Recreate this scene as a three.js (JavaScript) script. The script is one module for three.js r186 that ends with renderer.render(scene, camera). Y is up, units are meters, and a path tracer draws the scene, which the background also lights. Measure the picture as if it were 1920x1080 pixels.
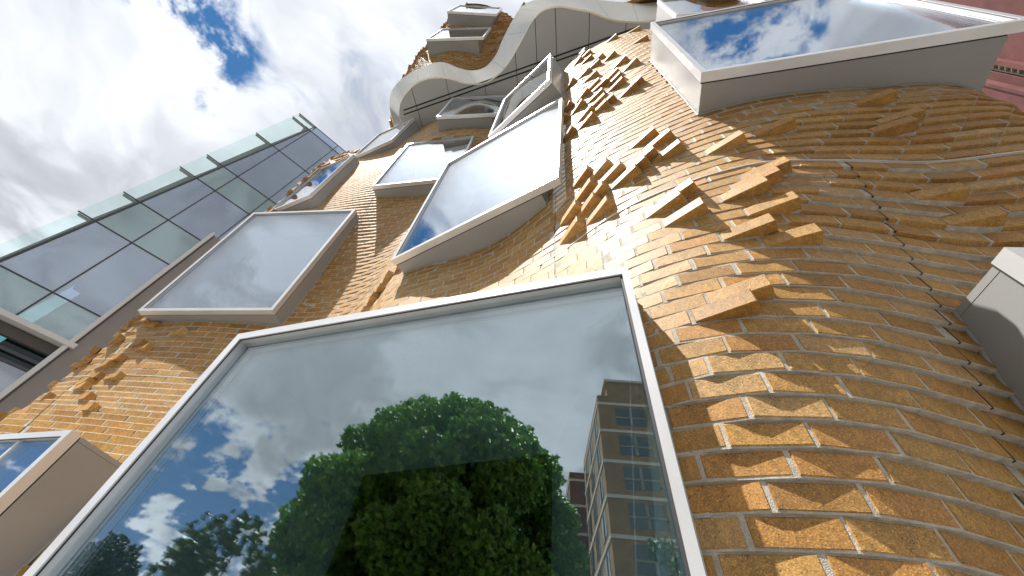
import * as THREE from 'three';
import { mergeGeometries } from 'three/addons/utils/BufferGeometryUtils.js';

// ---------------------------------------------------------------- camera, sky, sun, exposure
const EYE = 1.6;                                     // all heights "h" below are metres above the camera
const scene = new THREE.Scene();
const camera = new THREE.PerspectiveCamera(71.88, 16 / 9, 0.05, 900);
camera.position.set(0, EYE, 0);
camera.up.set(-0.13664, 0.61211, 0.77888);
camera.lookAt(0, EYE + 0.78625, -0.61791);
const renderer = new THREE.WebGLRenderer({ antialias: true });
renderer.setSize(1024, 576);
renderer.toneMapping = THREE.LinearToneMapping;
renderer.toneMappingExposure = 2.4;
renderer.shadowMap.enabled = true;

const SUN = new THREE.Vector3(-0.348, 0.927, 0.134).normalize();
const sun = new THREE.DirectionalLight(new THREE.Color(1, 0.96, 0.90), 5);
sun.position.copy(SUN).multiplyScalar(60);
sun.castShadow = true;
sun.shadow.mapSize.set(4096, 4096);
Object.assign(sun.shadow.camera, { left: -45, right: 45, top: 45, bottom: -45, near: 1, far: 160 });
scene.add(sun, sun.target);

// ---- value noise
function hash3(x, y, z) {
  let h = (x * 374761393 + y * 668265263 + z * 1274126177) | 0;
  h = Math.imul(h ^ (h >>> 13), 1274126177); h ^= h >>> 16;
  return (h >>> 0) / 4294967295;
}
function vnoise(x, y, z) {
  const xi = Math.floor(x), yi = Math.floor(y), zi = Math.floor(z);
  let u = x - xi, v = y - yi, w = z - zi;
  u = u * u * u * (u * (u * 6 - 15) + 10); v = v * v * v * (v * (v * 6 - 15) + 10); w = w * w * w * (w * (w * 6 - 15) + 10);
  const L = (a, b, t) => a + (b - a) * t;
  return L(L(L(hash3(xi, yi, zi), hash3(xi + 1, yi, zi), u), L(hash3(xi, yi + 1, zi), hash3(xi + 1, yi + 1, zi), u), v),
    L(L(hash3(xi, yi, zi + 1), hash3(xi + 1, yi, zi + 1), u), L(hash3(xi, yi + 1, zi + 1), hash3(xi + 1, yi + 1, zi + 1), u), v), w);
}
function fbm(x, y, z, o, gain = 0.52) {
  let a = 0.5, s = 0, n = 0;
  for (let i = 0; i < o; i++) { s += a * vnoise(x, y, z); n += a; a *= gain; x = x * 2.03 + 17.1; y = y * 2.03 + 9.7; z = z * 2.03 + 3.3; }
  return s / n;
}
const smooth = (a, b, x) => { const t = Math.min(1, Math.max(0, (x - a) / (b - a))); return t * t * (3 - 2 * t); };
function rng(seed) { let s = seed >>> 0; return () => { s = (s + 0x6D2B79F5) | 0; let t = Math.imul(s ^ (s >>> 15), 1 | s); t = (t + Math.imul(t ^ (t >>> 7), 61 | t)) ^ t; return ((t ^ (t >>> 14)) >>> 0) / 4294967296; }; }

// gaps of blue between the clouds: direction, width, strength
const GAPS = [[-0.62, 0.775, -0.11, 0.035, 0.26], [-0.585, 0.795, -0.18, 0.032, 0.30], [-0.61, 0.75, -0.25, 0.025, 0.2], [-0.645, 0.762, -0.06, 0.03, 0.2],
  [-0.92, 0.29, 0.27, 0.12, 0.27], [-0.96, 0.22, 0.15, 0.10, 0.30], [-0.83, 0.38, 0.40, 0.06, 0.25],
  [0.31, 0.88, 0.36, 0.075, 0.34], [0.22, 0.92, 0.33, 0.06, 0.26], [-0.62, 0.78, -0.06, 0.05, 0.2]];
function skyAt(dx, dy, dz, out) {
  const y = Math.max(dy, 0.0), k = 1 / (y + 0.32);
  let px = dx * k * 1.9, pz = dz * k * 1.9;
  const wx = fbm(px * 1.3 + 5, pz * 1.3, 1.7, 4) - 0.5, wz = fbm(px * 1.3, pz * 1.3 + 9, 6.2, 4) - 0.5;
  const n = fbm(px * 1.5 + wx * 1.7 + 3.1, pz * 1.5 + wz * 1.7, 0.4, 8, 0.56);
  let cover = n + 0.355;
  const tear = fbm(px * 5.2 + wx, pz * 5.2 + 2, 5.5, 7, 0.62);
  for (const g of GAPS) {
    const d = (dx - g[0]) ** 2 + (dy - g[1]) ** 2 + (dz - g[2]) ** 2;
    if (d < 0.2) cover -= g[4] * 2.0 * Math.exp(-d / (3.0 * g[3] * g[3])) * smooth(0.26, 0.74, tear);
  }
  let c = smooth(0.43, 0.72, cover);
  const low = fbm(px * 1.1 + 20 + wx, pz * 1.1 + 4 + wz, 3.3, 5);
  const puff = fbm(px * 3.2 + wx * 2.6, pz * 3.2 + wz * 2.6 + 7, 8.8, 6, 0.55);
  const fine = fbm(px * 9 + wx * 2, pz * 9 + wz * 2 + 3, 1.8, 5, 0.58);
  const ca = dx * SUN.x + dy * SUN.y + dz * SUN.z, ang = Math.acos(Math.min(1, ca));
  const glow = Math.exp(-((ang / 0.15) ** 2)), wide = Math.exp(-((ang / 0.75) ** 2));
  const far = (1.0 - 0.5 * wide) * (1.0 - 0.3 * y);                      // away from the sun the clouds show more of their grey sides
  let b = 0.30 + far * (0.075 * (smooth(0.34, 0.64, low) - 0.55) + 0.185 * (smooth(0.36, 0.64, puff) - 0.45) + 0.11 * (fine - 0.5));
  b *= 1.0 + 0.32 * wide + 0.75 * Math.pow(1 - y, 2); b += 0.55 * glow;
  const zen = Math.pow(1 - y, 2.2);
  const br = 0.026 + 0.10 * zen, bg = 0.085 + 0.12 * zen, bb = 0.200 + 0.13 * zen;
  c *= 0.95; out[0] = br + (b * 0.955 - br) * c + glow * 0.1; out[1] = bg + (b * 0.985 - bg) * c + glow * 0.1; out[2] = bb + (b * 1.04 - bb) * c + glow * 0.1;
}
{
  const W = 4096, H = 2048, data = new Float32Array(W * H * 4), o = [0, 0, 0];
  for (let j = 0; j < H; j++) {
    const el = ((j + 0.5) / H - 0.5) * Math.PI, y = Math.sin(el), r = Math.cos(el);
    for (let i = 0; i < W; i++) {
      const a = ((i + 0.5) / W - 0.5) * 2 * Math.PI, p = (j * W + i) * 4;
      if (j < H / 2) { o[0] = 0.22; o[1] = 0.225; o[2] = 0.235; } else skyAt(r * Math.cos(a), y, r * Math.sin(a), o);
      data[p] = o[0]; data[p + 1] = o[1]; data[p + 2] = o[2]; data[p + 3] = 1;
    }
  }
  const sky = new THREE.DataTexture(data, W, H, THREE.RGBAFormat, THREE.FloatType);
  sky.mapping = THREE.EquirectangularReflectionMapping; sky.magFilter = sky.minFilter = THREE.LinearFilter; sky.needsUpdate = true;
  scene.background = sky; scene.environment = sky;
}

// ---------------------------------------------------------------- helpers
const taken = new Map();
function numbered(n) { const k = taken.get(n) || 0; taken.set(n, k + 1); return k ? n + '_' + String(k).padStart(3, '0') : n; }
function tag(o, label, category, group, kind) {
  if (label) o.userData.label = label; if (category) o.userData.category = category;
  if (group) o.userData.group = group; if (kind) o.userData.kind = kind; return o;
}
function thing(name, label, category, group) { const o = new THREE.Group(); o.name = numbered(name); scene.add(o); return tag(o, label, category, group); }
function obj(name, geo, mat, parent) {
  const g = Array.isArray(geo) ? (geo.length > 1 ? mergeGeometries(geo.map((q) => (q.index ? q.toNonIndexed() : q))) : geo[0]) : geo;
  const m = new THREE.Mesh(g, mat); m.name = numbered(name); m.castShadow = m.receiveShadow = true; parent.add(m); return m;
}
const V = (x, y, z) => new THREE.Vector3(x, y, z);
// flat-shaded polygons: list of quads/tris, uv in metres
function polys(list) {
  const P = [], N = [], U = [];
  for (const f of list) {
    const n = V().crossVectors(V().subVectors(f[1], f[0]), V().subVectors(f[f.length - 1], f[0])).normalize();
    const t = V().subVectors(f[1], f[0]).normalize(), b = V().crossVectors(n, t);
    for (let i = 1; i < f.length - 1; i++) for (const q of [f[0], f[i], f[i + 1]]) {
      P.push(q.x, q.y, q.z); N.push(n.x, n.y, n.z); U.push(q.dot(t), q.dot(b));
    }
  }
  const g = new THREE.BufferGeometry();
  g.setAttribute('position', new THREE.Float32BufferAttribute(P, 3)); g.setAttribute('normal', new THREE.Float32BufferAttribute(N, 3)); g.setAttribute('uv', new THREE.Float32BufferAttribute(U, 2));
  return g;
}
// solid between polygon A and polygon A + offset
function prism(A, off) {
  const n = V().crossVectors(V().subVectors(A[1], A[0]), V().subVectors(A[A.length - 1], A[0]));
  if (n.dot(off) > 0) A = A.slice().reverse();
  const B = A.map((p) => p.clone().add(off)), fs = [A, B.slice().reverse()];
  for (let i = 0; i < A.length; i++) { const j = (i + 1) % A.length; fs.push([A[j], A[i], B[i], B[j]]); }
  return polys(fs);
}
function box(cx, cy, cz, w, h, d, turn = 0) { const g = new THREE.BoxGeometry(w, h, d); g.rotateY(turn); g.translate(cx, cy, cz); return g; }
function bar(a, b, w, d = w, up = V(0, 1, 0)) {           // square bar from a to b
  const t = V().subVectors(b, a), L = t.length(); t.normalize();
  let s = V().crossVectors(t, up); if (s.lengthSq() < 1e-6) s = V().crossVectors(t, V(1, 0, 0)); s.normalize();
  const q = V().crossVectors(t, s);
  const g = new THREE.BoxGeometry(w, d, L); g.applyMatrix4(new THREE.Matrix4().makeBasis(s, q, t.clone())); g.translate((a.x + b.x) / 2, (a.y + b.y) / 2, (a.z + b.z) / 2); return g;
}

// ---------------------------------------------------------------- textures and materials
function tex(size, fn, srgb = true) {
  const d = new Uint8Array(size * size * 4);
  for (let j = 0; j < size; j++) for (let i = 0; i < size; i++) { const c = fn(i, j), p = (j * size + i) * 4; d[p] = c[0]; d[p + 1] = c[1]; d[p + 2] = c[2]; d[p + 3] = 255; }
  const t = new THREE.DataTexture(d, size, size); t.wrapS = t.wrapT = THREE.RepeatWrapping; t.magFilter = THREE.LinearFilter; t.minFilter = THREE.LinearMipmapLinearFilter; t.generateMipmaps = true;
  if (srgb) t.colorSpace = THREE.SRGBColorSpace; t.needsUpdate = true; return t;
}
const cl = (v) => Math.max(0, Math.min(255, v));
const grainF = new Float32Array(512 * 512);
{ const r = rng(11); for (let i = 0; i < grainF.length; i++) grainF[i] = r(); }
const G = (i, j) => grainF[((j & 511) << 9) | (i & 511)];
const speck = (i, j) => { const w = G(i, j), a = (G(i >> 1, (j >> 1) + 77) + G((i + 1) >> 1, (j >> 1) + 77)) / 2; return 0.55 * w + 0.45 * a; };
const tileF = (i, j, n, z) => { // tiling low noise
  const u = i / 512, v = j / 512, f = (x, y) => fbm(x * n, y * n, z, 3);
  return (f(u, v) * (1 - u) + f(u - 1, v) * u) * (1 - v) + (f(u, v - 1) * (1 - u) + f(u - 1, v - 1) * u) * v;
};
const brickGrain = tex(512, (i, j) => {
  const s = speck(i, j), blot = tileF(i, j, 9, 2.2) - 0.5, fine = tileF(i, j, 40, 5.1) - 0.5;
  let v = 188 + 80 * (s - 0.5) + 60 * blot + 70 * fine;
  if (s > 0.79) return [cl(v + 64), cl(v + 60), cl(v + 46)];
  if (s < 0.10) return [cl(v - 62), cl(v - 66), cl(v - 60)];
  return [cl(v), cl(v * 0.99), cl(v * 0.96)];
});
const grainBump = tex(512, (i, j) => { const v = 128 + 150 * (speck(i, j) - 0.5) + 120 * (tileF(i, j, 40, 5.1) - 0.5); return [cl(v), cl(v), cl(v)]; }, false);
const mortarTex = tex(512, (i, j) => { const v = 214 + 70 * (speck(i, j) - 0.5) + 100 * (tileF(i, j, 14, 7.7) - 0.5); return [cl(v), cl(v - 3), cl(v - 9)]; });
const softTex = tex(512, (i, j) => { const v = 236 + 26 * (tileF(i, j, 5, 1.1) - 0.5) + 10 * (G(i, j) - 0.5); return [cl(v), cl(v), cl(v)]; });
const dirtTex = tex(512, (i, j) => { const v = 205 + 90 * (tileF(i, j, 6, 9.1) - 0.5) + 40 * (speck(i, j) - 0.5); return [cl(v), cl(v), cl(v)]; });
const leafTex = dirtTex;
const rep = (t, m) => { const c = t.clone(); c.repeat.set(1 / m, 1 / m); c.needsUpdate = true; return c; };

const std = (r, g, b, rough, o = {}) => new THREE.MeshPhysicalMaterial({ color: new THREE.Color().setRGB(r, g, b), roughness: rough, side: THREE.DoubleSide, ...o });
const grainM = rep(brickGrain, 0.9), bumpM = rep(grainBump, 0.9);
const brickLook = { ior: 1.5, map: grainM, bumpMap: bumpM, bumpScale: 0.0012, side: THREE.FrontSide };
// tones of the bricks (real base colours)
const TONES = [[0.74, 0.415, 0.112], [0.71, 0.39, 0.098], [0.75, 0.38, 0.098], [0.67, 0.375, 0.092], [0.58, 0.305, 0.072], [0.78, 0.48, 0.19], [0.73, 0.42, 0.118], [0.66, 0.335, 0.08]];
const brickMats = TONES.map((t) => std(t[0], t[1], t[2], 0.6, brickLook));
const brickMany = std(1, 1, 1, 0.6, { ...brickLook, vertexColors: true });
const M = {
  mortar: std(0.66, 0.63, 0.57, 0.95, { map: rep(mortarTex, 0.5), bumpMap: rep(mortarTex, 0.5), bumpScale: 0.003 }),
  white: std(0.35, 0.35, 0.35, 0.34, { map: rep(softTex, 1.3) }),
  frame: std(0.80, 0.81, 0.83, 0.3, { metalness: 0.35, map: rep(softTex, 0.7) }),
  gasket: std(0.03, 0.03, 0.035, 0.6),
  glass: std(0.90, 0.94, 0.97, 0.0, { transmission: 1, thickness: 0, ior: 2.33 }),
  shopGlass: std(0.86, 0.93, 0.95, 0.0, { transmission: 1, thickness: 0, ior: 2.33 }),
  plaster: std(0.40, 0.43, 0.42, 0.8),
  dark: std(0.02, 0.021, 0.022, 0.9),
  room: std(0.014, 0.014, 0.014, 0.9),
  steel: std(0.78, 0.74, 0.65, 0.33, { metalness: 0.75, map: rep(softTex, 1.1) }),
  soffit: std(0.58, 0.60, 0.62, 0.45, { map: rep(softTex, 1.9) }),
  joint: std(0.012, 0.012, 0.012, 0.8),
  sealant: std(0.30, 0.30, 0.29, 0.7),
  slot: std(0.02, 0.02, 0.022, 0.5),
};

// ---------------------------------------------------------------- the folded brick wall
// Each column is a fold line of the wall: [h, x, z] at rising heights; between them the wall runs smoothly.
const COLS = [
  [[-1.6, -5.9, -8.4], [0.4, -5.9, -8.4], [2.41, -6.4, -8.4], [11.4, -6.4, -8.4]],
  [[-1.6, -4.6, -4.4], [0.4, -4.75, -4.5], [1.6, -4.95, -4.9], [2.41, -5.4, -5.5], [3.27, -5.3, -5.4], [6.2, -5.3, -5.4], [8.9, -5.35, -5.5], [11.4, -5.1, -5.8]],
  [[-1.6, -4.0, -3.2], [0.4, -4.05, -3.25], [1.25, -4.15, -3.35], [1.6, -4.25, -3.5], [2.41, -4.80, -4.05], [3.27, -4.70, -3.98], [6.2, -4.66, -3.92], [8.9, -4.8, -4.0], [11.4, -4.5, -4.45]],
  [[-1.6, -3.6, -3.1], [0.4, -3.62, -3.18], [1.25, -3.70, -3.25], [2.41, -4.45, -3.89], [3.27, -4.36, -3.91], [6.2, -4.30, -3.84], [8.9, -4.4, -3.88], [11.4, -4.25, -4.4]],
  [[-1.6, -3.05, -3.0], [0.4, -3.10, -3.10], [1.25, -3.14, -3.20], [2.41, -3.92, -3.76], [3.27, -3.78, -3.76], [6.2, -3.82, -3.69], [8.9, -3.9, -3.75], [11.4, -3.99, -4.25]],
  [[-1.6, -2.6, -2.85], [0.4, -2.62, -3.02], [1.25, -2.65, -3.18], [2.41, -3.10, -3.65], [3.27, -3.03, -3.67], [6.2, -3.25, -3.50], [8.9, -2.95, -3.35], [11.4, -3.35, -3.80]],
  [[-1.6, -2.05, -2.7], [0.4, -2.05, -2.85], [1.25, -2.05, -3.0], [2.41, -2.48, -3.58], [3.27, -2.49, -3.61], [6.2, -2.59, -3.30], [8.9, -2.06, -2.90], [11.4, -2.70, -3.36]],
  [[-1.6, -1.55, -2.5], [0.4, -1.57, -2.6], [1.25, -1.6, -2.78], [2.41, -1.95, -3.30], [3.27, -1.93, -3.38], [6.2, -2.05, -3.20], [8.9, -1.45, -2.74], [11.4, -1.9, -3.0]],
  [[-1.6, -1.15, -2.2], [0.4, -1.2, -2.32], [1.25, -1.25, -2.5], [2.41, -1.50, -2.92], [3.27, -1.51, -3.0], [6.2, -1.58, -3.10], [8.9, -0.87, -2.66], [11.4, -1.2, -2.8]],
  [[-1.6, -0.85, -1.95], [0.4, -0.88, -2.05], [1.25, -0.92, -2.2], [2.41, -1.15, -2.52], [3.27, -1.14, -2.58], [6.2, -1.0, -2.8], [8.9, -0.5, -2.55], [11.4, -0.7, -2.65]],
  [[-1.6, -0.05, -1.45], [0.4, -0.1, -1.55], [1.25, -0.3, -1.85], [2.41, -0.3, -2.05], [3.27, -0.28, -2.10], [6.2, -0.3, -2.3], [8.9, -0.1, -2.3], [11.4, 0.0, -2.45]],
  [[-1.6, 0.33, -1.30], [0.4, 0.36, -1.30], [1.25, 0.33, -1.38], [2.41, 0.27, -1.55], [3.27, 0.27, -1.50], [4.35, 0.31, -1.40], [6.0, 0.34, -1.38], [8.4, 0.38, -1.37], [9.4, 0.4, -1.9], [11.4, 0.38, -2.2]],
  [[-1.6, 0.52, -1.20], [0.4, 0.55, -1.125], [1.04, 0.60, -1.07], [1.55, 0.54, -1.15], [2.41, 0.60, -1.16], [3.27, 0.58, -1.165], [4.35, 0.56, -1.14], [6.0, 0.56, -1.10], [8.4, 0.57, -1.09], [9.4, 0.6, -1.7], [11.4, 0.6, -1.8]],
  [[-1.6, 0.78, -1.10], [0.4, 0.82, -1.02], [1.04, 0.85, -0.945], [1.55, 0.86, -0.94], [2.41, 0.90, -0.93], [3.27, 0.88, -0.94], [4.35, 0.85, -0.93], [6.0, 0.85, -0.91], [8.4, 0.87, -0.89], [9.4, 1.0, -1.45], [11.4, 1.14, -1.4]],
  [[-1.6, 1.00, -1.10], [0.4, 1.08, -0.985], [1.04, 1.22, -0.90], [1.55, 1.27, -0.83], [2.41, 1.34, -0.71], [3.27, 1.29, -0.68], [4.35, 1.26, -0.66], [5.5, 1.24, -0.64], [8.4, 1.28, -0.65], [9.4, 1.5, -1.2], [11.4, 1.7, -1.1]],
  [[-1.6, 1.40, -1.20], [0.4, 1.45, -1.07], [1.04, 1.60, -0.945], [1.55, 1.68, -0.83], [2.41, 1.72, -0.64], [3.27, 1.72, -0.51], [5.5, 1.68, -0.49], [8.4, 1.74, -0.51], [9.4, 1.9, -1.0], [11.4, 2.1, -0.9]],
  [[-1.6, 2.0, -1.35], [0.4, 2.05, -1.2], [1.04, 2.15, -1.02], [1.55, 2.2, -0.85], [2.41, 2.25, -0.575], [3.27, 2.30, -0.38], [5.5, 2.25, -0.42], [8.4, 2.3, -0.5], [9.4, 2.4, -0.9], [11.4, 2.7, -0.8]],
  [[-1.6, 2.9, -1.4], [0.4, 2.95, -1.2], [1.04, 2.98, -0.95], [2.41, 2.98, -0.42], [3.27, 3.02, -0.29], [5.5, 2.95, -0.4], [7.4, 2.9, -0.5], [8.9, 2.95, -0.7], [11.4, 3.1, -0.8]],
  [[-1.6, 3.3, -1.7], [0.4, 3.32, -1.5], [2.41, 3.28, -0.62], [3.27, 3.24, -0.46], [5.5, 3.15, -0.6], [8.9, 3.2, -0.9], [11.4, 3.3, -1.0]],
  [[-1.6, 3.5, -3.5], [3.27, 3.42, -2.2], [11.4, 3.5, -3.0]],
  [[-1.6, 3.5, -8.4], [3.27, 3.45, -8.4], [11.4, 3.5, -8.4]],
];
// monotone cubic through [h, v] pairs
function pchip(pts, i) {
  const n = pts.length, x = pts.map((p) => p[0]), y = pts.map((p) => p[i]), m = new Array(n).fill(0), d = [];
  for (let k = 0; k < n - 1; k++) d.push((y[k + 1] - y[k]) / (x[k + 1] - x[k]));
  for (let k = 1; k < n - 1; k++) m[k] = d[k - 1] * d[k] <= 0 ? 0 : 2 * d[k - 1] * d[k] / (d[k - 1] + d[k]);
  m[0] = d[0]; m[n - 1] = d[n - 2];
  return (t) => {
    if (t <= x[0]) return y[0]; if (t >= x[n - 1]) return y[n - 1];
    let k = 0; while (t > x[k + 1]) k++;
    const h = x[k + 1] - x[k], s = (t - x[k]) / h, s2 = s * s, s3 = s2 * s;
    return (2 * s3 - 3 * s2 + 1) * y[k] + (s3 - 2 * s2 + s) * h * m[k] + (-2 * s3 + 3 * s2) * y[k + 1] + (s3 - s2) * h * m[k + 1];
  };
}
function makeCurves(cols) {
  const fx = cols.map((c) => pchip(c, 1)), fz = cols.map((c) => pchip(c, 2));
  return (h, per = 14) => {                            // plan curve at height h: points from left to right with their fold number
    const P = cols.map((_, i) => [fx[i](h), fz[i](h)]), out = [];
    for (let i = 0; i < P.length - 1; i++) {
      const a = P[Math.max(0, i - 1)], b = P[i], c = P[i + 1], d = P[Math.min(P.length - 1, i + 2)];
      // centripetal Catmull-Rom
      const kn = (p, q) => Math.max(1e-3, Math.sqrt(Math.hypot(q[0] - p[0], q[1] - p[1])));
      const t0 = 0, t1 = t0 + kn(a, b), t2 = t1 + kn(b, c), t3 = t2 + kn(c, d);
      for (let k = 0; k < per; k++) {
        const t = t1 + (t2 - t1) * k / per, r = [];
        for (let e = 0; e < 2; e++) {
          const A1 = i ? (t1 - t) / (t1 - t0) * a[e] + (t - t0) / (t1 - t0) * b[e] : b[e], A2 = (t2 - t) / (t2 - t1) * b[e] + (t - t1) / (t2 - t1) * c[e];
          const A3 = i < P.length - 2 ? (t3 - t) / (t3 - t2) * c[e] + (t - t2) / (t3 - t2) * d[e] : c[e];
          const B1 = i ? (t2 - t) / (t2 - t0) * A1 + (t - t0) / (t2 - t0) * A2 : A2, B2 = i < P.length - 2 ? (t3 - t) / (t3 - t1) * A2 + (t - t1) / (t3 - t1) * A3 : A2;
          r.push((t2 - t) / (t2 - t1) * B1 + (t - t1) / (t2 - t1) * B2);
        }
        out.push([r[0], r[1], i + k / per]);
      }
    }
    const e = P[P.length - 1]; out.push([e[0], e[1], P.length - 1]);
    return out;
  };
}
const wallCurve = makeCurves(COLS);

// ---------------------------------------------------------------- the brick building
const building = thing('brick_building', 'folded tan brick building with tilted white window boxes and a steel-edged overhang', 'building');

// windows: front plane from bottom-left to bottom-right (x, z), heights, how far the top stands off the bottom, glass past the box on the right
const WINDOWS = [
  { id: 'W0', a: [-4.60, -3.32], b: [-2.75, -2.71], y0: -0.8, y1: 1.25, mull: [0.78], label: 'white window box at the lower left corner, half out of the picture' },
  { id: 'W1', a: [-4.53, -3.775], b: [-2.76, -3.44], y0: 3.29, y1: 5.62, lx: 0.09, lz: 0.16, label: 'square window box nearest the glass tower, cloud mirrored in it' },
  { id: 'W2', a: [-2.61, -3.13], b: [-1.17, -2.76], y0: 6.2, y1: 8.43, lx: -0.04, lz: -0.01, label: 'middle window box half behind the large slanting one' },
  { id: 'W3', a: [-1.25, -2.46], b: [0.28, -1.34], y0: 3.27, y1: 5.72, lx: 0.05, lz: 0.11, over: 0.2, label: 'long slanting window box whose glass runs past its right side, bright glare in it' },
  { id: 'W4', a: [-4.59, -3.92], b: [-3.74, -3.45], y0: 6.2, y1: 8.42, lx: -0.11, lz: -0.07, label: 'narrow window box on the left edge of the brick wall above the square one' },
  { id: 'W4b', a: [-4.14, -3.82], b: [-3.14, -3.26], y0: 8.9, y1: 10.7, label: 'narrow window box under the left end of the overhang' },
  { id: 'W5', a: [1.16, -0.45], b: [3.10, 0.10], y0: 3.35, y1: 5.5, lx: -0.01, lz: 0.15, over: 0.1, label: 'large window box at the upper right with blue sky in its glass' },
  { id: 'W6', a: [1.76, -0.62], b: [3.60, -0.36], y0: -0.9, y1: 1.38, label: 'white window box at the right edge, only its side in view' },
  { id: 'W7', a: [-0.66, -2.03], b: [0.14, -1.12], y0: 6.2, y1: 8.6, label: 'dark window box seen edge on beside the sunlit brick column' },
  { id: 'W8', a: [-2.13, -2.63], b: [-0.78, -2.39], y0: 8.9, y1: 10.6, over: 0.15, label: 'small window box right under the grey overhang, its edge mirrored in the glass' },
  { id: 'W11', a: [1.86, -0.25], b: [3.3, 0.02], y0: 7.3, y1: 9.5, lx: 0.13, lz: 0.12, label: 'window box with a sunlit white side above the large upper right one' },
];
const UPPER_WINDOWS = [
  { id: 'W10', a: [-3.28, -1.70], b: [-1.69, -1.47], y0: 12.6, y1: 14.9, lx: -0.08, lz: 0.03, over: 0.16, label: 'window box on the brick volume above the overhang, lower of two' },
  { id: 'W9', a: [-3.28, -1.21], b: [-1.70, -1.11], y0: 15.3, y1: 17.5, lx: -0.03, lz: 0.06, over: 0.12, label: 'window box on the brick volume above the overhang, upper of two' },
];
const SHOP = { id: 'WB', a: [-1.50, -1.84], b: [0.52, -1.02], y0: -1.2, y1: 1.5, label: 'largest window close to the camera, tree and flats mirrored in it' };
for (const w of [...WINDOWS, ...UPPER_WINDOWS, SHOP]) {
  w.over ||= 0; w.lx ||= 0; w.lz ||= 0;
  const dx = w.b[0] - w.a[0], dz = w.b[1] - w.a[1]; w.w = Math.hypot(dx, dz); w.t = [dx / w.w, dz / w.w]; w.n = [-w.t[1], w.t[0]];
  w.at = (s, h, back = 0) => { const f = (h - w.y0) / (w.y1 - w.y0); return V(w.a[0] + w.t[0] * s + w.lx * f - w.n[0] * back, h + EYE, w.a[1] + w.t[1] * s + w.lz * f - w.n[1] * back); };
  // plan position (x, z) at height h -> along, behind the front plane
  w.local = (x, z, h) => { const f = (h - w.y0) / (w.y1 - w.y0), ex = x - w.a[0] - w.lx * f, ez = z - w.a[1] - w.lz * f; return [ex * w.t[0] + ez * w.t[1], -(ex * w.n[0] + ez * w.n[1])]; };
}
const LINER = { bl: [-0.92, -3.10], br: [0.41, -2.43] };          // back edge of the big window's plastered reveal
function inHole(ws, x, z, h, grow = 0) {
  for (const w of ws) {
    if (h < w.y0 - grow || h > w.y1 + grow) continue;
    const [s, b] = w.local(x, z, h);
    if (w.id === 'WB') { if (s > (b > 0.3 ? -0.10 : 0) && s < w.w - 0.004 && b > -0.3 && b < 2.6) return true; continue; }
    if (s > 0.02 - grow && s < w.w - w.over - 0.02 + grow && b > -0.5 && b < 2.2) return true;
  }
  return false;
}

// ---- one brick shape: 230 x 76 x 70 with small chamfers, front on +z, origin at the front's lower left corner
const BL = 0.2275, BH = 0.0755, JT = 0.0125, COURSE = 0.086;
function brickShape(L, seed) {
  const r = rng(seed), D = 0.07, c = 0.0035, j = () => (r() - 0.5) * 0.0022;
  const f = [[c + j(), c + j()], [L - c + j(), c + j()], [L - c + j(), BH - c + j()], [c + j(), BH - c + j()]].map((p) => V(p[0], p[1], (r() - 0.5) * 0.0015));
  const e = [[0, 0], [L, 0], [L, BH], [0, BH]].map((p) => V(p[0], p[1], -c)), b = e.map((p) => V(p.x, p.y, -D));
  const faces = [f];
  for (let i = 0; i < 4; i++) { const k = (i + 1) % 4; faces.push([f[k], f[i], e[i], e[k]], [e[k], e[i], b[i], b[k]]); }
  const g = polys(faces), u = g.getAttribute('uv'), ou = r() * 7, ov = r() * 7;
  for (let i = 0; i < u.count; i++) u.setXY(i, u.getX(i) + ou, u.getY(i) + ov);
  return g;
}
const shapes = [1, 2, 3, 4, 5, 6, 7, 8].map((s) => brickShape(BL, s));
const plugShape = brickShape(BL, 31);
// a brick whose right end stands proud is the same brick, turned about its left end

// proud bricks: [x, h] of the brick's right end on the wall, with how far it stands out
const PROUD = [[0.93, 1.27], [1.01, 1.34], [1.33, 1.67], [1.16, 1.78], [1.34, 1.91], [0.92, 2.01], [0.94, 2.24], [0.87, 2.23], [1.45, 2.26], [1.35, 2.15], [1.27, 2.09], [1.39, 2.73], [1.72, 2.76], [0.92, 3], [0.93, 3.28], [1.08, 3.18], [0.95, 2.89], [0.56, 3.23], [0.62, 3.13], [0.66, 2.99], [0.67, 2.82], [0.53, 2.8], [0.58, 2.67], [0.53, 2.56], [0.52, 4.39], [0.52, 5.49], [0.52, 5.14], [0.65, 4.69], [0.75, 4.87], [0.78, 4.56], [0.82, 5.61], [0.82, 5.45], [0.87, 5.15], [1.01, 5.38], [0.92, 4.72], [1.05, 4.74], [1.09, 5.67], [1.04, 6.05], [0.91, 6.72], [1.09, 6.74], [0.61, 6.54], [0.72, 6.14], [2.3, 3.07], [2.31, 2.83], [2.18, 2.71], [2.28, 2.1], [2.2, 1.92], [-4.01, 2.22], [-3.87, 2.03], [-3.69, 1.81], [-4.64, 2.79], [-4.72, 2.59], [-4.55, 2.95], [-4.14, 2.64], [-3.69, 3.01], [-4.07, 2.62], [-1.46, 3], [-1.44, 3.2], [-1.39, 3.33], [-1.34, 3.55]];
const proudNear = (x, h) => { for (const p of PROUD) if (Math.abs(p[1] - h) < 0.043 && Math.abs(p[0] - x) < 0.122) return p[2] || 0.074; return 0; };

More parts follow.
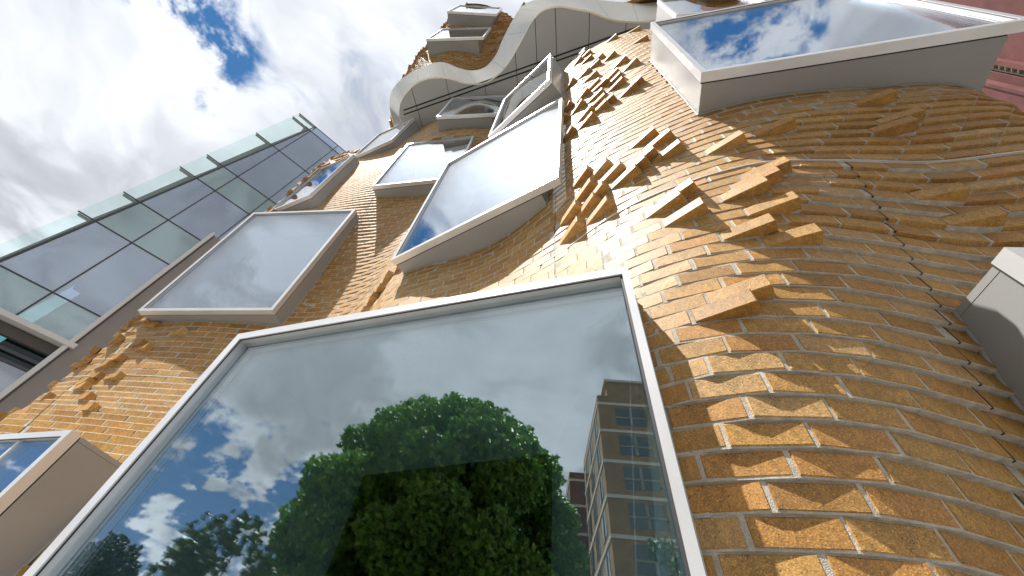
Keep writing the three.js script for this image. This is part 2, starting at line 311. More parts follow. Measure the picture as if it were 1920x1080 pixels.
const camP = V(0, EYE, 0), FWD = V(0, 0.78625, -0.61791), RGT = V(0.99062, 0.08443, 0.10743), UPV = V(-0.13664, 0.61211, 0.77888);
function pixel(p) { const d = V().subVectors(p, camP), z = d.dot(FWD); return z < 0.05 ? null : [960 + 745 * d.dot(RGT) / z, 540 - 745 * d.dot(UPV) / z, z]; }
const hidden = [];                                      // window faces that stand before the wall, to pick the bricks in view
function inView(p) {
  const q = pixel(p); if (!q || q[0] < -30 || q[0] > 1950 || q[1] < -30 || q[1] > 1110) return 0;
  const d = V().subVectors(p, camP), L = d.length(), ray = new THREE.Ray(camP, d.clone().normalize()), hit = V();
  for (const f of hidden) for (const t of [[0, 1, 2], [0, 2, 3]]) if (ray.intersectTriangle(f[t[0]], f[t[1]], f[t[2]], false, hit) && hit.distanceTo(camP) < L - 0.03) return 0;
  return 1;
}

function layBricks(curve, o) {
  // o: h0, first/last course, windows, anchor fold, joints [{fold, h0, h1}], seed
  const list = [], strips = [];
  const r = rng(o.seed);
  for (let k = o.first; k <= o.last; k++) {
    const h = o.h0 + k * COURSE, hm = h + BH / 2, C = curve(hm);
    const S = [0]; for (let i = 1; i < C.length; i++) S.push(S[i - 1] + Math.hypot(C[i][0] - C[i - 1][0], C[i][1] - C[i - 1][1]));
    const total = S[S.length - 1];
    let seg = 0;
    const at = (s) => { s = Math.min(Math.max(s, 0), total); if (s < S[seg]) seg = 0; while (seg < S.length - 2 && S[seg + 1] < s) seg++; const t = (s - S[seg]) / (S[seg + 1] - S[seg]); return [C[seg][0] + (C[seg + 1][0] - C[seg][0]) * t, C[seg][1] + (C[seg + 1][1] - C[seg][1]) * t]; };
    const sOf = (fold) => { let i = 0; while (i < C.length - 2 && C[i + 1][2] < fold) i++; const t = (fold - C[i][2]) / (C[i + 1][2] - C[i][2]); return S[i] + (S[i + 1] - S[i]) * t; };
    const line = [];
    const P = BL + JT, cuts = [0, ...(o.joints || []).filter((j) => h > j.h0 && h < j.h1).map((j) => sOf(j.fold)).sort((a, b) => a - b), total];
    const anchor = sOf(o.anchor) + (o.phase || 0) + ((k * 0.081) % P);
    for (let c = 0; c < cuts.length - 1; c++) {
      const lo = cuts[c] + (c ? 0.005 : 0), hi = cuts[c + 1] - (c < cuts.length - 2 ? 0.005 : 0);
      let s = anchor + Math.floor((lo - anchor) / P) * P;
      for (; s < hi; s += P) {
        let a = Math.max(s, lo), b = Math.min(s + BL, hi); if (b - a < 0.035) continue;
        const holed = (u) => { const p = at(u); return inHole(o.windows, p[0], p[1], hm); }, ha = holed(a), hb = holed(b);
        if (ha !== hb) { let u = a, v = b; for (let e = 0; e < 7; e++) { const m = (u + v) / 2; if (holed(m) === ha) u = m; else v = m; } if (ha) a = v + 0.004; else b = u - 0.004; if (b - a < 0.035) { r(); r(); r(); r(); r(); r(); continue; } }
        const jit = (r() - 0.5) * 0.006, pa = at(a + (a > lo ? jit : 0)), pb = at(b + (a > lo ? jit : 0));
        const mx = (pa[0] + pb[0]) / 2, mz = (pa[1] + pb[1]) / 2;
        const q = [r(), r(), r(), r(), r()];
        line.push(pa, pb);
        if (inHole(o.windows, mx, mz, hm)) continue;
        const len = Math.hypot(pb[0] - pa[0], pb[1] - pa[1]); if (len < 0.03) continue;
        let tx = (pb[0] - pa[0]) / len, tz = (pb[1] - pa[1]) / len;
        const nx = -tz, nz = tx, out = (q[0] - 0.5) * (h > 3 ? 0.0012 : 0.0022);
        let yaw = (q[1] - 0.5) * 0.009;
        let proud = o.proud ? o.proud(mx, hm, C, q[2], pb) : 0;
        if (len < 0.15) proud = 0;
        yaw += proud ? Math.asin(proud / BL) : 0;
        const ca = Math.cos(yaw), sa = Math.sin(yaw), dx = tx * ca + nx * sa, dz = tz * ca + nz * sa;
        const X = V(dx, 0, dz), Y = V(0, 1, 0), Z = V(-dz, 0, dx);
        const m = new THREE.Matrix4().makeBasis(X, Y, Z);
        m.setPosition(pa[0] + nx * out, h + EYE + (q[3] - 0.5) * 0.003, pa[1] + nz * out);
        list.push({ m, len: proud ? BL : Math.min(len, BL + 0.01), tone: Math.min(7, Math.floor(q[4] ** 1.15 * 8)), shape: Math.floor(q[2] * 8) % 8, c: V(mx, hm + EYE, mz), n: Z });
      }
    }
    strips.push({ h, C: line });
  }
  return { list, strips };
}
function mortarMesh(strips, windows, name, parent) {
  const faces = []; let inset = 0.004;
  const off = (C) => C.map((p, i) => { const a = C[Math.max(0, i - 1)], b = C[Math.min(C.length - 1, i + 1)], l = Math.hypot(b[0] - a[0], b[1] - a[1]) || 1; return [p[0] + (b[1] - a[1]) / l * inset, p[1] - (b[0] - a[0]) / l * inset]; });
  let prev = null;
  for (const s of strips) {
    inset = s.h > 3 ? 0.0012 : 0.0028; const O = off(s.C), y0 = s.h + (s.h < 1.75 ? -0.006 : 0.001) + EYE, y1 = y0 + COURSE;
    for (let i = 0; i < O.length - 1; i++) {
      if (inHole(windows, (O[i][0] + O[i + 1][0]) / 2, (O[i][1] + O[i + 1][1]) / 2, s.h + 0.04)) continue;
      const a = O[i], b = O[i + 1], l = Math.hypot(b[0] - a[0], b[1] - a[1]); if (l < 1e-4) continue;
      const ix = (b[1] - a[1]) / l * 0.05, iz = -(b[0] - a[0]) / l * 0.05, c = [b[0] + ix, b[1] + iz], d = [a[0] + ix, a[1] + iz];
      faces.push([V(a[0], y0, a[1]), V(b[0], y0, b[1]), V(b[0], y1, b[1]), V(a[0], y1, a[1])],       // face of the joint
        [V(d[0], y0, d[1]), V(c[0], y0, c[1]), V(b[0], y0, b[1]), V(a[0], y0, a[1])], [V(a[0], y1, a[1]), V(b[0], y1, b[1]), V(c[0], y1, c[1]), V(d[0], y1, d[1])]);
    }
    prev = O;
  }
  return obj(name, polys(faces), M.mortar, parent);
}
function putBricks(list, wall, most) {
  const seen = [];
  for (const b of list) {
    const d = b.c.distanceTo(camP), cos = V().subVectors(camP, b.c).normalize().dot(b.n);
    b.area = cos > 0.02 && inView(b.c) ? b.len * (cos + 0.1) / (d * d) : 0;
    if (b.area > 0) seen.push(b);
  }
  seen.sort((p, q) => q.area - p.area);
  const single = new Set(seen.slice(0, most));
  const scaled = (b) => { const m = b.m.clone(); if (Math.abs(b.len - BL) > 0.004) m.multiply(new THREE.Matrix4().makeScale(b.len / BL, 1, 1)); return m; };
  for (const b of single) {
    const mesh = new THREE.Mesh(shapes[b.shape], brickMats[b.tone]); mesh.name = numbered('brick');
    mesh.applyMatrix4(scaled(b)); mesh.castShadow = mesh.receiveShadow = true; wall.add(mesh);
  }
  const rest = list.filter((b) => !single.has(b)); if (!rest.length) return;
  let nv = 0; for (const b of rest) nv += shapes[b.shape].getAttribute('position').count;
  const P = new Float32Array(nv * 3), N = new Float32Array(nv * 3), U = new Float32Array(nv * 2), Cc = new Float32Array(nv * 3), v = V(); let p = 0;
  for (const b of rest) {
    const g = shapes[b.shape], gp = g.getAttribute('position'), gn = g.getAttribute('normal'), gu = g.getAttribute('uv'), m = scaled(b), t = TONES[b.tone];
    for (let i = 0; i < gp.count; i++, p++) {
      v.fromBufferAttribute(gp, i).applyMatrix4(m); P.set([v.x, v.y, v.z], p * 3);
      v.fromBufferAttribute(gn, i).transformDirection(b.m); N.set([v.x, v.y, v.z], p * 3);
      U.set([gu.getX(i), gu.getY(i)], p * 2); Cc.set(t, p * 3);
    }
  }
  const g = new THREE.BufferGeometry();
  g.setAttribute('position', new THREE.BufferAttribute(P, 3)); g.setAttribute('normal', new THREE.BufferAttribute(N, 3)); g.setAttribute('uv', new THREE.BufferAttribute(U, 2)); g.setAttribute('color', new THREE.BufferAttribute(Cc, 3));
  const rm = obj('brickwork', g, brickMany, wall); rm.userData.kind = 'stuff';
}

// ---- window boxes
function frameBars(w, fw, fd, s0, s1, fr = fw) {           // fr: width of the right-hand bar
  const q = [];
  const P = (s, h, b) => w.at(s, h, b);
  const piece = (sa, ha, sb, hb, sc, hc, sd, hd) => prism([P(sa, ha, -fd * 0.5), P(sb, hb, -fd * 0.5), P(sc, hc, -fd * 0.5), P(sd, hd, -fd * 0.5)], P(0, w.y0, fd).sub(P(0, w.y0, 0)));
  q.push(piece(s0, w.y0, s1, w.y0, s1 - fr, w.y0 + fw, s0 + fw, w.y0 + fw), piece(s0, w.y1, s1, w.y1, s1 - fr, w.y1 - fw, s0 + fw, w.y1 - fw));
  q.push(piece(s0, w.y0, s0, w.y1, s0 + fw, w.y1 - fw, s0 + fw, w.y0 + fw), piece(s1, w.y0, s1, w.y1, s1 - fr, w.y1 - fw, s1 - fr, w.y0 + fw));
  return q;
}
function zWallAt(curve, x, h) { const C = curve(h, 8); let best = -9; for (let i = 0; i < C.length - 1; i++) if ((C[i][0] - x) * (C[i + 1][0] - x) <= 0) { const t = (x - C[i][0]) / (C[i + 1][0] - C[i][0] || 1); best = Math.max(best, C[i][1] + t * (C[i + 1][1] - C[i][1])); } return best; }
const curveCache = new Map();
function zCached(x, h) { const k = Math.round(h * 500); let C = curveCache.get(k); if (!C) curveCache.set(k, C = wallCurve(h, 8)); let best = -9; for (let i = 0; i < C.length - 1; i++) if ((C[i][0] - x) * (C[i + 1][0] - x) <= 0) { const t = (x - C[i][0]) / (C[i + 1][0] - C[i][0] || 1); best = Math.max(best, C[i][1] + t * (C[i + 1][1] - C[i][1])); } return best; }
function depthOf(w, curve) {
  let D = 0.15;
  for (const h of [w.y0, (w.y0 + w.y1) / 2, w.y1]) for (const f of [0, 0.25, 0.5, 0.75, 1]) {
    for (let b = 0; b < 1.6; b += 0.05) { const p = w.at(f * (w.w - w.over), h, b); if (p.z < zWallAt(curve, p.x, h)) { D = Math.max(D, b); break; } }
  }
  return Math.min(D + 0.14, 1.5);
}
function makeWindow(w, curve, parent) {
  const g = new THREE.Group(); g.name = numbered('window'); parent.add(g); tag(g, w.label);
  const fw = 0.042, e = w.w - w.over, D = depthOf(w, curve), t = 0.03, f0 = 0.046, s0 = 0.012;
  obj('frame', frameBars(w, fw, 0.07, 0, w.w), M.frame, g);
  const gs = fw - 0.012;
  obj('gasket', frameBars({ ...w, at: (s, h, b) => w.at(s, h, b * 0.25 - 0.034 + 0.006), y0: w.y0 + gs, y1: w.y1 - gs }, 0.016, 0.02, gs, w.w - gs), M.gasket, g);
  const sheet = (k) => polys([[w.at(fw - 0.02, w.y0 + fw - 0.02, k), w.at(w.w - fw + 0.02, w.y0 + fw - 0.02, k), w.at(w.w - fw + 0.02, w.y1 - fw + 0.02, k), w.at(fw - 0.02, w.y1 - fw + 0.02, k)]]);
  obj('pane', [-0.012, -0.006, 0.010, 0.016, 0.030, 0.036].map(sheet), M.glass, g);            // triple glazing
  obj('shadow_gap', frameBars({ ...w, at: (s, h, b) => w.at(s, h, b + 0.041), y0: w.y0 + 0.007, y1: w.y1 - 0.007 }, 0.03, 0.010, 0.007, e - 0.007), M.gasket, g);
  if (curve === wallCurve) {                            // sealant where the box meets the brickwork
    const meet = (s, h) => { let z0 = null; for (let b = -0.1; b < D; b += 0.006) { const p = w.at(s, h, b); if (p.z < zCached(p.x, h)) return V(p.x, p.y, p.z); } return null; };
    const runs = [[], [], []], N = 26;
    for (let i = 0; i <= N; i++) { const f = i / N, h = w.y0 + (w.y1 - w.y0) * f; runs[0].push(meet(s0 + (e - s0) * f, w.y0)); runs[1].push(meet(s0, h)); runs[2].push(meet(e, h)); }
    const tubes = [];
    for (const run of runs) { const pts = run.filter(Boolean); if (pts.length > 4) tubes.push(new THREE.TubeGeometry(new THREE.CatmullRomCurve3(pts), pts.length * 2, 0.011, 5)); }
    if (tubes.length) obj('sealant', tubes, M.sealant, g);
  }
  for (const m of w.mull || []) obj('mullion', prism([w.at(w.w * m - 0.012, w.y0 + fw, -0.02), w.at(w.w * m + 0.012, w.y0 + fw, -0.02), w.at(w.w * m + 0.012, w.y1 - fw, -0.02), w.at(w.w * m - 0.012, w.y1 - fw, -0.02)], V(w.n[0], 0, w.n[1]).multiplyScalar(-0.05)), M.frame, g);
  const u = V(0, t, 0);
  const quad = (p, q, back0 = f0) => [w.at(p[0], p[1], back0), w.at(q[0], q[1], back0), w.at(q[0], q[1], D), w.at(p[0], p[1], D)];
  obj('sill_panel', prism(quad([s0, w.y0 + 0.004], [e, w.y0 + 0.004]), u), M.white, g);
  obj('head_panel', prism(quad([s0, w.y1 - 0.004 - t], [e, w.y1 - 0.004 - t]), u), M.white, g);
  const sv = V(w.t[0], 0, w.t[1]).multiplyScalar(t);
  obj('side_panel', prism(quad([s0 + 0.001, w.y0 + t + 0.006], [s0 + 0.001, w.y1 - t - 0.006]), sv), M.white, g);
  obj('side_panel', prism(quad([e - t - 0.001, w.y0 + t + 0.006], [e - t - 0.001, w.y1 - t - 0.006]), sv), M.white, g);
  const c = [[0, w.y0], [w.w, w.y0], [w.w, w.y1], [0, w.y1]].map((p) => w.at(p[0], p[1]));
  hidden.push(c, quad([0, w.y0], [e, w.y0], 0), quad([0, w.y0], [0, w.y1], 0), quad([e, w.y0], [e, w.y1], 0));
  return g;
}
for (const w of WINDOWS) makeWindow(w, wallCurve, building);
{ // the big window, with its plastered reveal and the dark room behind
  const w = SHOP, g = new THREE.Group(); g.name = numbered('window'); building.add(g); tag(g, w.label);
  const fw = 0.05;
  obj('frame', frameBars(w, fw, 0.12, 0, w.w, 0.03), M.frame, g);
  obj('gasket', frameBars({ ...w, at: (s, h, b) => w.at(s, h, b * 0.25 - 0.05), y0: w.y0 + fw - 0.014, y1: w.y1 - fw + 0.014 }, 0.018, 0.02, fw - 0.014, w.w - 0.022), M.gasket, g);
  const sheet = (k) => polys([[w.at(0.04, w.y0 + 0.04, k), w.at(w.w - 0.025, w.y0 + 0.04, k), w.at(w.w - 0.025, w.y1 - 0.04, k), w.at(0.04, w.y1 - 0.04, k)]]);
  obj('pane', [-0.02, -0.012, 0.006, 0.014].map(sheet), M.shopGlass, g);
  obj('side_trim', prism([w.at(w.w - 0.012, w.y0, 0.065), w.at(w.w - 0.012, w.y1, 0.065), w.at(w.w - 0.012, w.y1, 0.4), w.at(w.w - 0.012, w.y0, 0.4)], V(0.01, 0, 0.004)), M.frame, g);
  const P = (x, h, z) => V(x, h + EYE, z), fl = w.at(0.03, 0, 0.07), fr = w.at(w.w - 0.02, 0, 0.07), top = w.y1 - 0.03, bot = w.y0 + 0.02;
  obj('head_panel', prism([P(fl.x, top, fl.z), P(fr.x, top, fr.z), P(LINER.br[0], top - 0.06, LINER.br[1]), P(LINER.bl[0], top - 0.06, LINER.bl[1])], V(0, 0.04, 0)), M.plaster, g);
  obj('side_panel', prism([P(fl.x, bot, fl.z), P(LINER.bl[0], bot, LINER.bl[1]), P(LINER.bl[0], top, LINER.bl[1]), P(fl.x, top, fl.z)], V(-0.04, 0, -0.02)), M.plaster, g);
  obj('side_panel', prism([P(fr.x, bot, fr.z), P(LINER.br[0], bot, LINER.br[1]), P(LINER.br[0], top, LINER.br[1]), P(fr.x, top, fr.z)], V(0.04, 0, 0.0)), M.plaster, g);
  obj('sill_panel', prism([P(fl.x, bot, fl.z), P(fr.x, bot, fr.z), P(LINER.br[0], bot, LINER.br[1]), P(LINER.bl[0], bot, LINER.bl[1])], V(0, -0.05, 0)), M.plaster, g);
  const c = [[0, w.y0], [w.w, w.y0], [w.w, w.y1], [0, w.y1]].map((p) => w.at(p[0], p[1])); hidden.push(c);
}

{ // mortar bed between the big window's right edge and the cut bricks
  const f = [];
  for (let h = SHOP.y0; h < SHOP.y1; h += 0.09) { const p = SHOP.at(SHOP.w + 0.05, h), z = zWallAt(wallCurve, p.x, h + 0.045), z2 = zWallAt(wallCurve, p.x + 0.05, h + 0.045), z1 = z - (z2 - z); f.push(prism([V(p.x - 0.05, h + EYE, z1 - 0.008), V(p.x + 0.05, h + EYE, z2 - 0.008), V(p.x + 0.05, h + 0.0895 + EYE, z2 - 0.008), V(p.x - 0.05, h + 0.0895 + EYE, z1 - 0.008)], V(0, 0, -0.05))); }
  obj('mortar_edge', f, M.mortar, building);
}
// ---- lower wall
const JOINTS = [{ fold: 15.15, h0: -2, h1: 2.40 }, { fold: 11.0, h0: 1.6, h1: 3.3 }, { fold: 11.75, h0: 1.5, h1: 2.0 }, { fold: 7.35, h0: 1.5, h1: 3.3 }, { fold: 3.0, h0: 0.5, h1: 3.3 }, { fold: 6.0, h0: 4.6, h1: 6.2 }];
const H0 = 0.435;
for (const j of JOINTS) {                                // dark sealant in the movement joints
  const f = [], at = (h) => { const C = wallCurve(h); let i = 0; while (i < C.length - 2 && C[i + 1][2] < j.fold) i++; const t = (j.fold - C[i][2]) / (C[i + 1][2] - C[i][2]), l = Math.hypot(C[i + 1][0] - C[i][0], C[i + 1][1] - C[i][1]); return [C[i][0] + (C[i + 1][0] - C[i][0]) * t, C[i][1] + (C[i + 1][1] - C[i][1]) * t, (C[i + 1][0] - C[i][0]) / l, (C[i + 1][1] - C[i][1]) / l]; };
  for (let k = -23; k < 70; k++) { const h = H0 + k * COURSE; if (h < j.h0 || h > j.h1) continue; const p = at(h + BH / 2), w = 0.003, o = -0.001;
    f.push(prism([V(p[0] - p[2] * w - p[3] * o, h - 0.008 + EYE, p[1] - p[3] * w + p[2] * o), V(p[0] + p[2] * w - p[3] * o, h - 0.008 + EYE, p[1] + p[3] * w + p[2] * o), V(p[0] + p[2] * w - p[3] * o, h + 0.077 + EYE, p[1] + p[3] * w + p[2] * o), V(p[0] - p[2] * w - p[3] * o, h + 0.077 + EYE, p[1] - p[3] * w + p[2] * o)], V(p[3] * 0.01, 0, -p[2] * 0.01))); }
  obj('joint_seal', f, M.gasket, building);
}
const leftEdge = (x, h, q) => {                          // scaly left edge of the wall, and scattered proud bricks there
  if (x < -4.35 && h > 3.2) return q < 0.36 ? 0.06 : 0;
  if (x < -4.0 && h > 0.6) return q < 0.13 ? 0.06 : 0;
  if (x > 0.3 && x < 1.8 && h > 6.9) return q < 0.06 ? 0.07 : 0;
  return 0;
};
const lower = layBricks(wallCurve, { h0: H0, first: -23, last: 126, windows: [...WINDOWS, SHOP], anchor: 13, phase: 0.10, joints: JOINTS, seed: 5, proud: (x, h, C, q, pb) => proudNear(pb[0], h) || leftEdge(x, h, q) });
const brickWall = mortarMesh(lower.strips, [...WINDOWS, SHOP], 'brick_wall', building);
putBricks(lower.list, brickWall, 300);
{ // pale metal flashing in the bed joint at floor level
  const C = wallCurve(2.405), f = [];
  for (let i = 0; i < C.length - 1; i++) {
    const a = C[i], b = C[i + 1], l = Math.hypot(b[0] - a[0], b[1] - a[1]) || 1, nx = -(b[1] - a[1]) / l, nz = (b[0] - a[0]) / l;
    if (inHole([SHOP], a[0], a[1], 2.405) || a[2] < 1) continue;
    f.push(prism([V(a[0] - nx * 0.03, 2.398 + EYE, a[1] - nz * 0.03), V(b[0] - nx * 0.03, 2.398 + EYE, b[1] - nz * 0.03), V(b[0] + nx * 0.004, 2.398 + EYE, b[1] + nz * 0.004), V(a[0] + nx * 0.004, 2.398 + EYE, a[1] + nz * 0.004)], V(0, 0.0085, 0)));
  }
  obj('flashing', f, M.frame, building);
}

// ---- overhang: grey soffit, steel fascia, brick volume above
const SOF = 11.1;
const bandLow = [[-4.05, -8.2], [-3.95, -5.0], [-3.75, -4.1], [-3.57, -3.59], [-3.66, -3.40], [-3.63, -3.05], [-3.47, -2.77], [-3.18, -2.48], [-2.83, -2.31], [-2.35, -2.25], [-1.87, -2.31], [-1.46, -2.26], [-1.13, -2.06], [-0.83, -1.70], [-0.56, -1.17], [-0.36, -0.77], [-0.15, -0.57], [0.14, -0.47], [0.57, -0.47], [0.94, -0.49], [1.39, -0.57], [1.82, -0.57], [2.3, -0.50], [3.2, -0.1], [4.2, 0.5]];
const bandTop = [[-4.6, -8.2], [-4.5, -5.2], [-4.3, -4.4], [-4.08, -3.83], [-4.14, -3.33], [-4.08, -2.97], [-3.79, -2.60], [-3.34, -2.31], [-2.97, -2.11], [-2.62, -2.03], [-2.19, -2.11], [-1.84, -2.13], [-1.49, -2.0], [-1.23, -1.68], [-1.10, -1.35], [-0.90, -0.93], [-0.67, -0.58], [-0.31, -0.42], [0.1, -0.34], [0.5, -0.30], [1.0, -0.28], [1.6, -0.26], [2.3, -0.2], [3.2, 0.15], [4.3, 0.8]];
{
  const dense = (L) => { const c = new THREE.CatmullRomCurve3(L.map((p) => V(p[0], 0, p[1])), false, 'centripetal'); return c; };
  const cL = dense(bandLow), cT = dense(bandTop), N = 168, lo = [], hi = [];
  for (let i = 0; i <= N; i++) { lo.push(cL.getPoint(i / N)); hi.push(cT.getPoint(i / N)); }
  // soffit panels: strips from the edge inward, split at joints
  const splits = [0, 28, 46, 62, 78, 94, 106, 118, 132, 146, 156, N];
  const back = (p) => V(p.x * 0.9 + 0.2, 0, -8.2);
  for (let s = 0; s < splits.length - 1; s++) {
    const i0 = splits[s], i1 = splits[s + 1], poly = [];
    for (let i = i0; i <= i1; i++) poly.push(V(lo[i].x, SOF + EYE, lo[i].z));
    const g = 0.008, bx = (i) => -4.0 + (i / N) * 8.2;
    poly[0].x += g; poly[poly.length - 1].x -= g;
    if (i0 > 0) poly.push(V(bx(i1) - g, SOF + EYE, -8.2), V(bx(i0) + g, SOF + EYE, -8.2)); else poly.push(V(bx(i1) - g, SOF + EYE, -8.2));
    const sh = new THREE.Shape(poly.map((p) => new THREE.Vector2(p.x, -p.z)));
    const geo = new THREE.ExtrudeGeometry(sh, { depth: 0.03, bevelEnabled: false }); geo.rotateX(-Math.PI / 2); geo.translate(0, SOF + EYE, 0);
    obj('soffit_panel', geo, M.soffit, building);
  }
  const dk = new THREE.Shape([...lo.map((p) => new THREE.Vector2(p.x, -p.z)), new THREE.Vector2(4.3, 8.2)]);
  const dg = new THREE.ExtrudeGeometry(dk, { depth: 0.3, bevelEnabled: false }); dg.rotateX(-Math.PI / 2); dg.translate(0, SOF + 0.034 + EYE, 0);
  obj('overhang_slab', dg, M.joint, building);
  for (const o of [0, 0.11]) obj('slot_vent', bar(V(-3.55, SOF + EYE - 0.004, -3.20 - o), V(2.05, SOF + EYE - 0.004, -0.66 - o), 0.035, 0.012), M.slot, building);
  // fascia panels, each curved, with small gaps
  const fs = [0, 26, 40, 50, 62, 74, 88, 100, 110, 120, 130, 140, 150, N];
  for (let s = 0; s < fs.length - 1; s++) {
    const faces = [];
    for (let i = fs[s]; i < fs[s + 1]; i++) {
      const e0 = i === fs[s] ? 0.03 : 0, e1 = i === fs[s + 1] - 1 ? 0.03 : 0;
      const L = (j, e, k) => { const a = k ? hi : lo, p = a[j].clone(); if (e) p.lerp(a[e > 0 ? j + 1 : j - 1], Math.abs(e)); p.y = (k ? 11.72 : SOF - 0.012) + EYE; return p; };
      const a = L(i, e0, 0), b = L(i + 1, -e1, 0), c = L(i + 1, -e1, 1), d = L(i, e0, 1);
      faces.push([a, b, c, d], [d, c, V(c.x, c.y, c.z - 0.14), V(d.x, d.y, d.z - 0.14)], [b, a, V(a.x, a.y, a.z - 0.04), V(b.x, b.y, b.z - 0.04)]);
    }
    const g = polys(faces);
    obj('fascia_panel', g, M.steel, building);
  }
}
const UCOLS = [
  [[11.75, -4.7, -8.2], [17.9, -4.9, -8.2]],
  [[11.75, -4.55, -5.2], [13.5, -4.6, -5.0], [17.9, -4.4, -4.2]],
  [[11.75, -4.22, -4.2], [13.5, -4.35, -3.8], [15.5, -4.1, -3.0], [17.9, -3.8, -2.4]],
  [[11.75, -4.10, -3.33], [12.5, -4.05, -2.9], [13.5, -4.02, -2.6], [14.5, -3.88, -2.3], [15.5, -3.62, -1.9], [16.5, -3.50, -1.6], [17.9, -3.25, -1.25]],
  [[11.75, -3.77, -2.63], [12.6, -3.60, -2.28], [14.5, -3.58, -1.95], [15.5, -3.35, -1.58], [17.9, -3.05, -1.05]],
  [[11.75, -3.32, -2.33], [12.6, -3.22, -2.08], [15.3, -3.1, -1.54], [17.9, -2.8, -1.0]],
  [[11.75, -2.60, -2.05], [12.6, -2.51, -1.86], [15.3, -2.5, -1.50], [17.9, -2.35, -1.0]],
  [[11.75, -1.84, -2.15], [12.6, -1.80, -1.88], [15.3, -1.85, -1.48], [17.9, -1.9, -1.1]],
  [[11.75, -1.49, -2.02], [12.6, -1.45, -1.85], [15.3, -1.35, -1.45], [17.9, -1.45, -1.25]],
  [[11.75, -1.10, -1.37], [12.6, -1.08, -1.38], [15.3, -0.95, -1.5], [17.9, -1.0, -1.6]],
  [[11.75, -0.67, -0.60], [12.6, -0.70, -0.75], [17.9, -0.6, -1.7]],
  [[11.75, 0.1, -0.36], [17.9, 0.2, -1.8]],
  [[11.75, 1.6, -0.28], [17.9, 1.6, -1.8]],
  [[11.75, 4.3, 0.75], [17.9, 4.3, -1.5]],
  [[11.75, 4.6, -8.2], [17.9, 4.6, -8.2]],
];
const upperCurve = makeCurves(UCOLS);
for (const w of UPPER_WINDOWS) makeWindow(w, upperCurve, building);
const upper = layBricks(upperCurve, { h0: 11.74, first: 0, last: 69, windows: UPPER_WINDOWS, anchor: 6, seed: 9, proud: (x, h, C, q, pb) => (x < -3.4 && h > 13.6 ? (q < 0.4 ? 0.08 : 0) : x > -1.7 && x < -1.0 && h > 13.5 ? (q < 0.4 ? 0.08 : 0) : q < 0.03 ? 0.07 : 0) });
const upperWall = mortarMesh(upper.strips, UPPER_WINDOWS, 'upper_brick_wall', building);
putBricks(upper.list, upperWall, 0);
{ // roof over the upper volume, floors and back wall that keep the inside dark
  const C = upperCurve(17.8), sh = new THREE.Shape(C.map((p) => new THREE.Vector2(p[0], -p[1])));
  const g = new THREE.ExtrudeGeometry(sh, { depth: 0.12, bevelEnabled: false }); g.rotateX(-Math.PI / 2); g.translate(0, 17.66 + EYE, 0); obj('roof', g, M.joint, building);
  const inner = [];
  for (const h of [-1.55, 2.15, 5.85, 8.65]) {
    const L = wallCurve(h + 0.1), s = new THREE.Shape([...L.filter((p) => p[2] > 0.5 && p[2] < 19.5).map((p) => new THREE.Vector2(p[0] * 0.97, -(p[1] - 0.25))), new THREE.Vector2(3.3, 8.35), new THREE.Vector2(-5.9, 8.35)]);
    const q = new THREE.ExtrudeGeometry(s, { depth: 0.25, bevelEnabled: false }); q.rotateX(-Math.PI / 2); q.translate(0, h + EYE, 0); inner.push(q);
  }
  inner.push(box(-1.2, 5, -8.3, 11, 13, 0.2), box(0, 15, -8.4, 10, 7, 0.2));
  obj('inner_floor', inner, M.room, building);
}

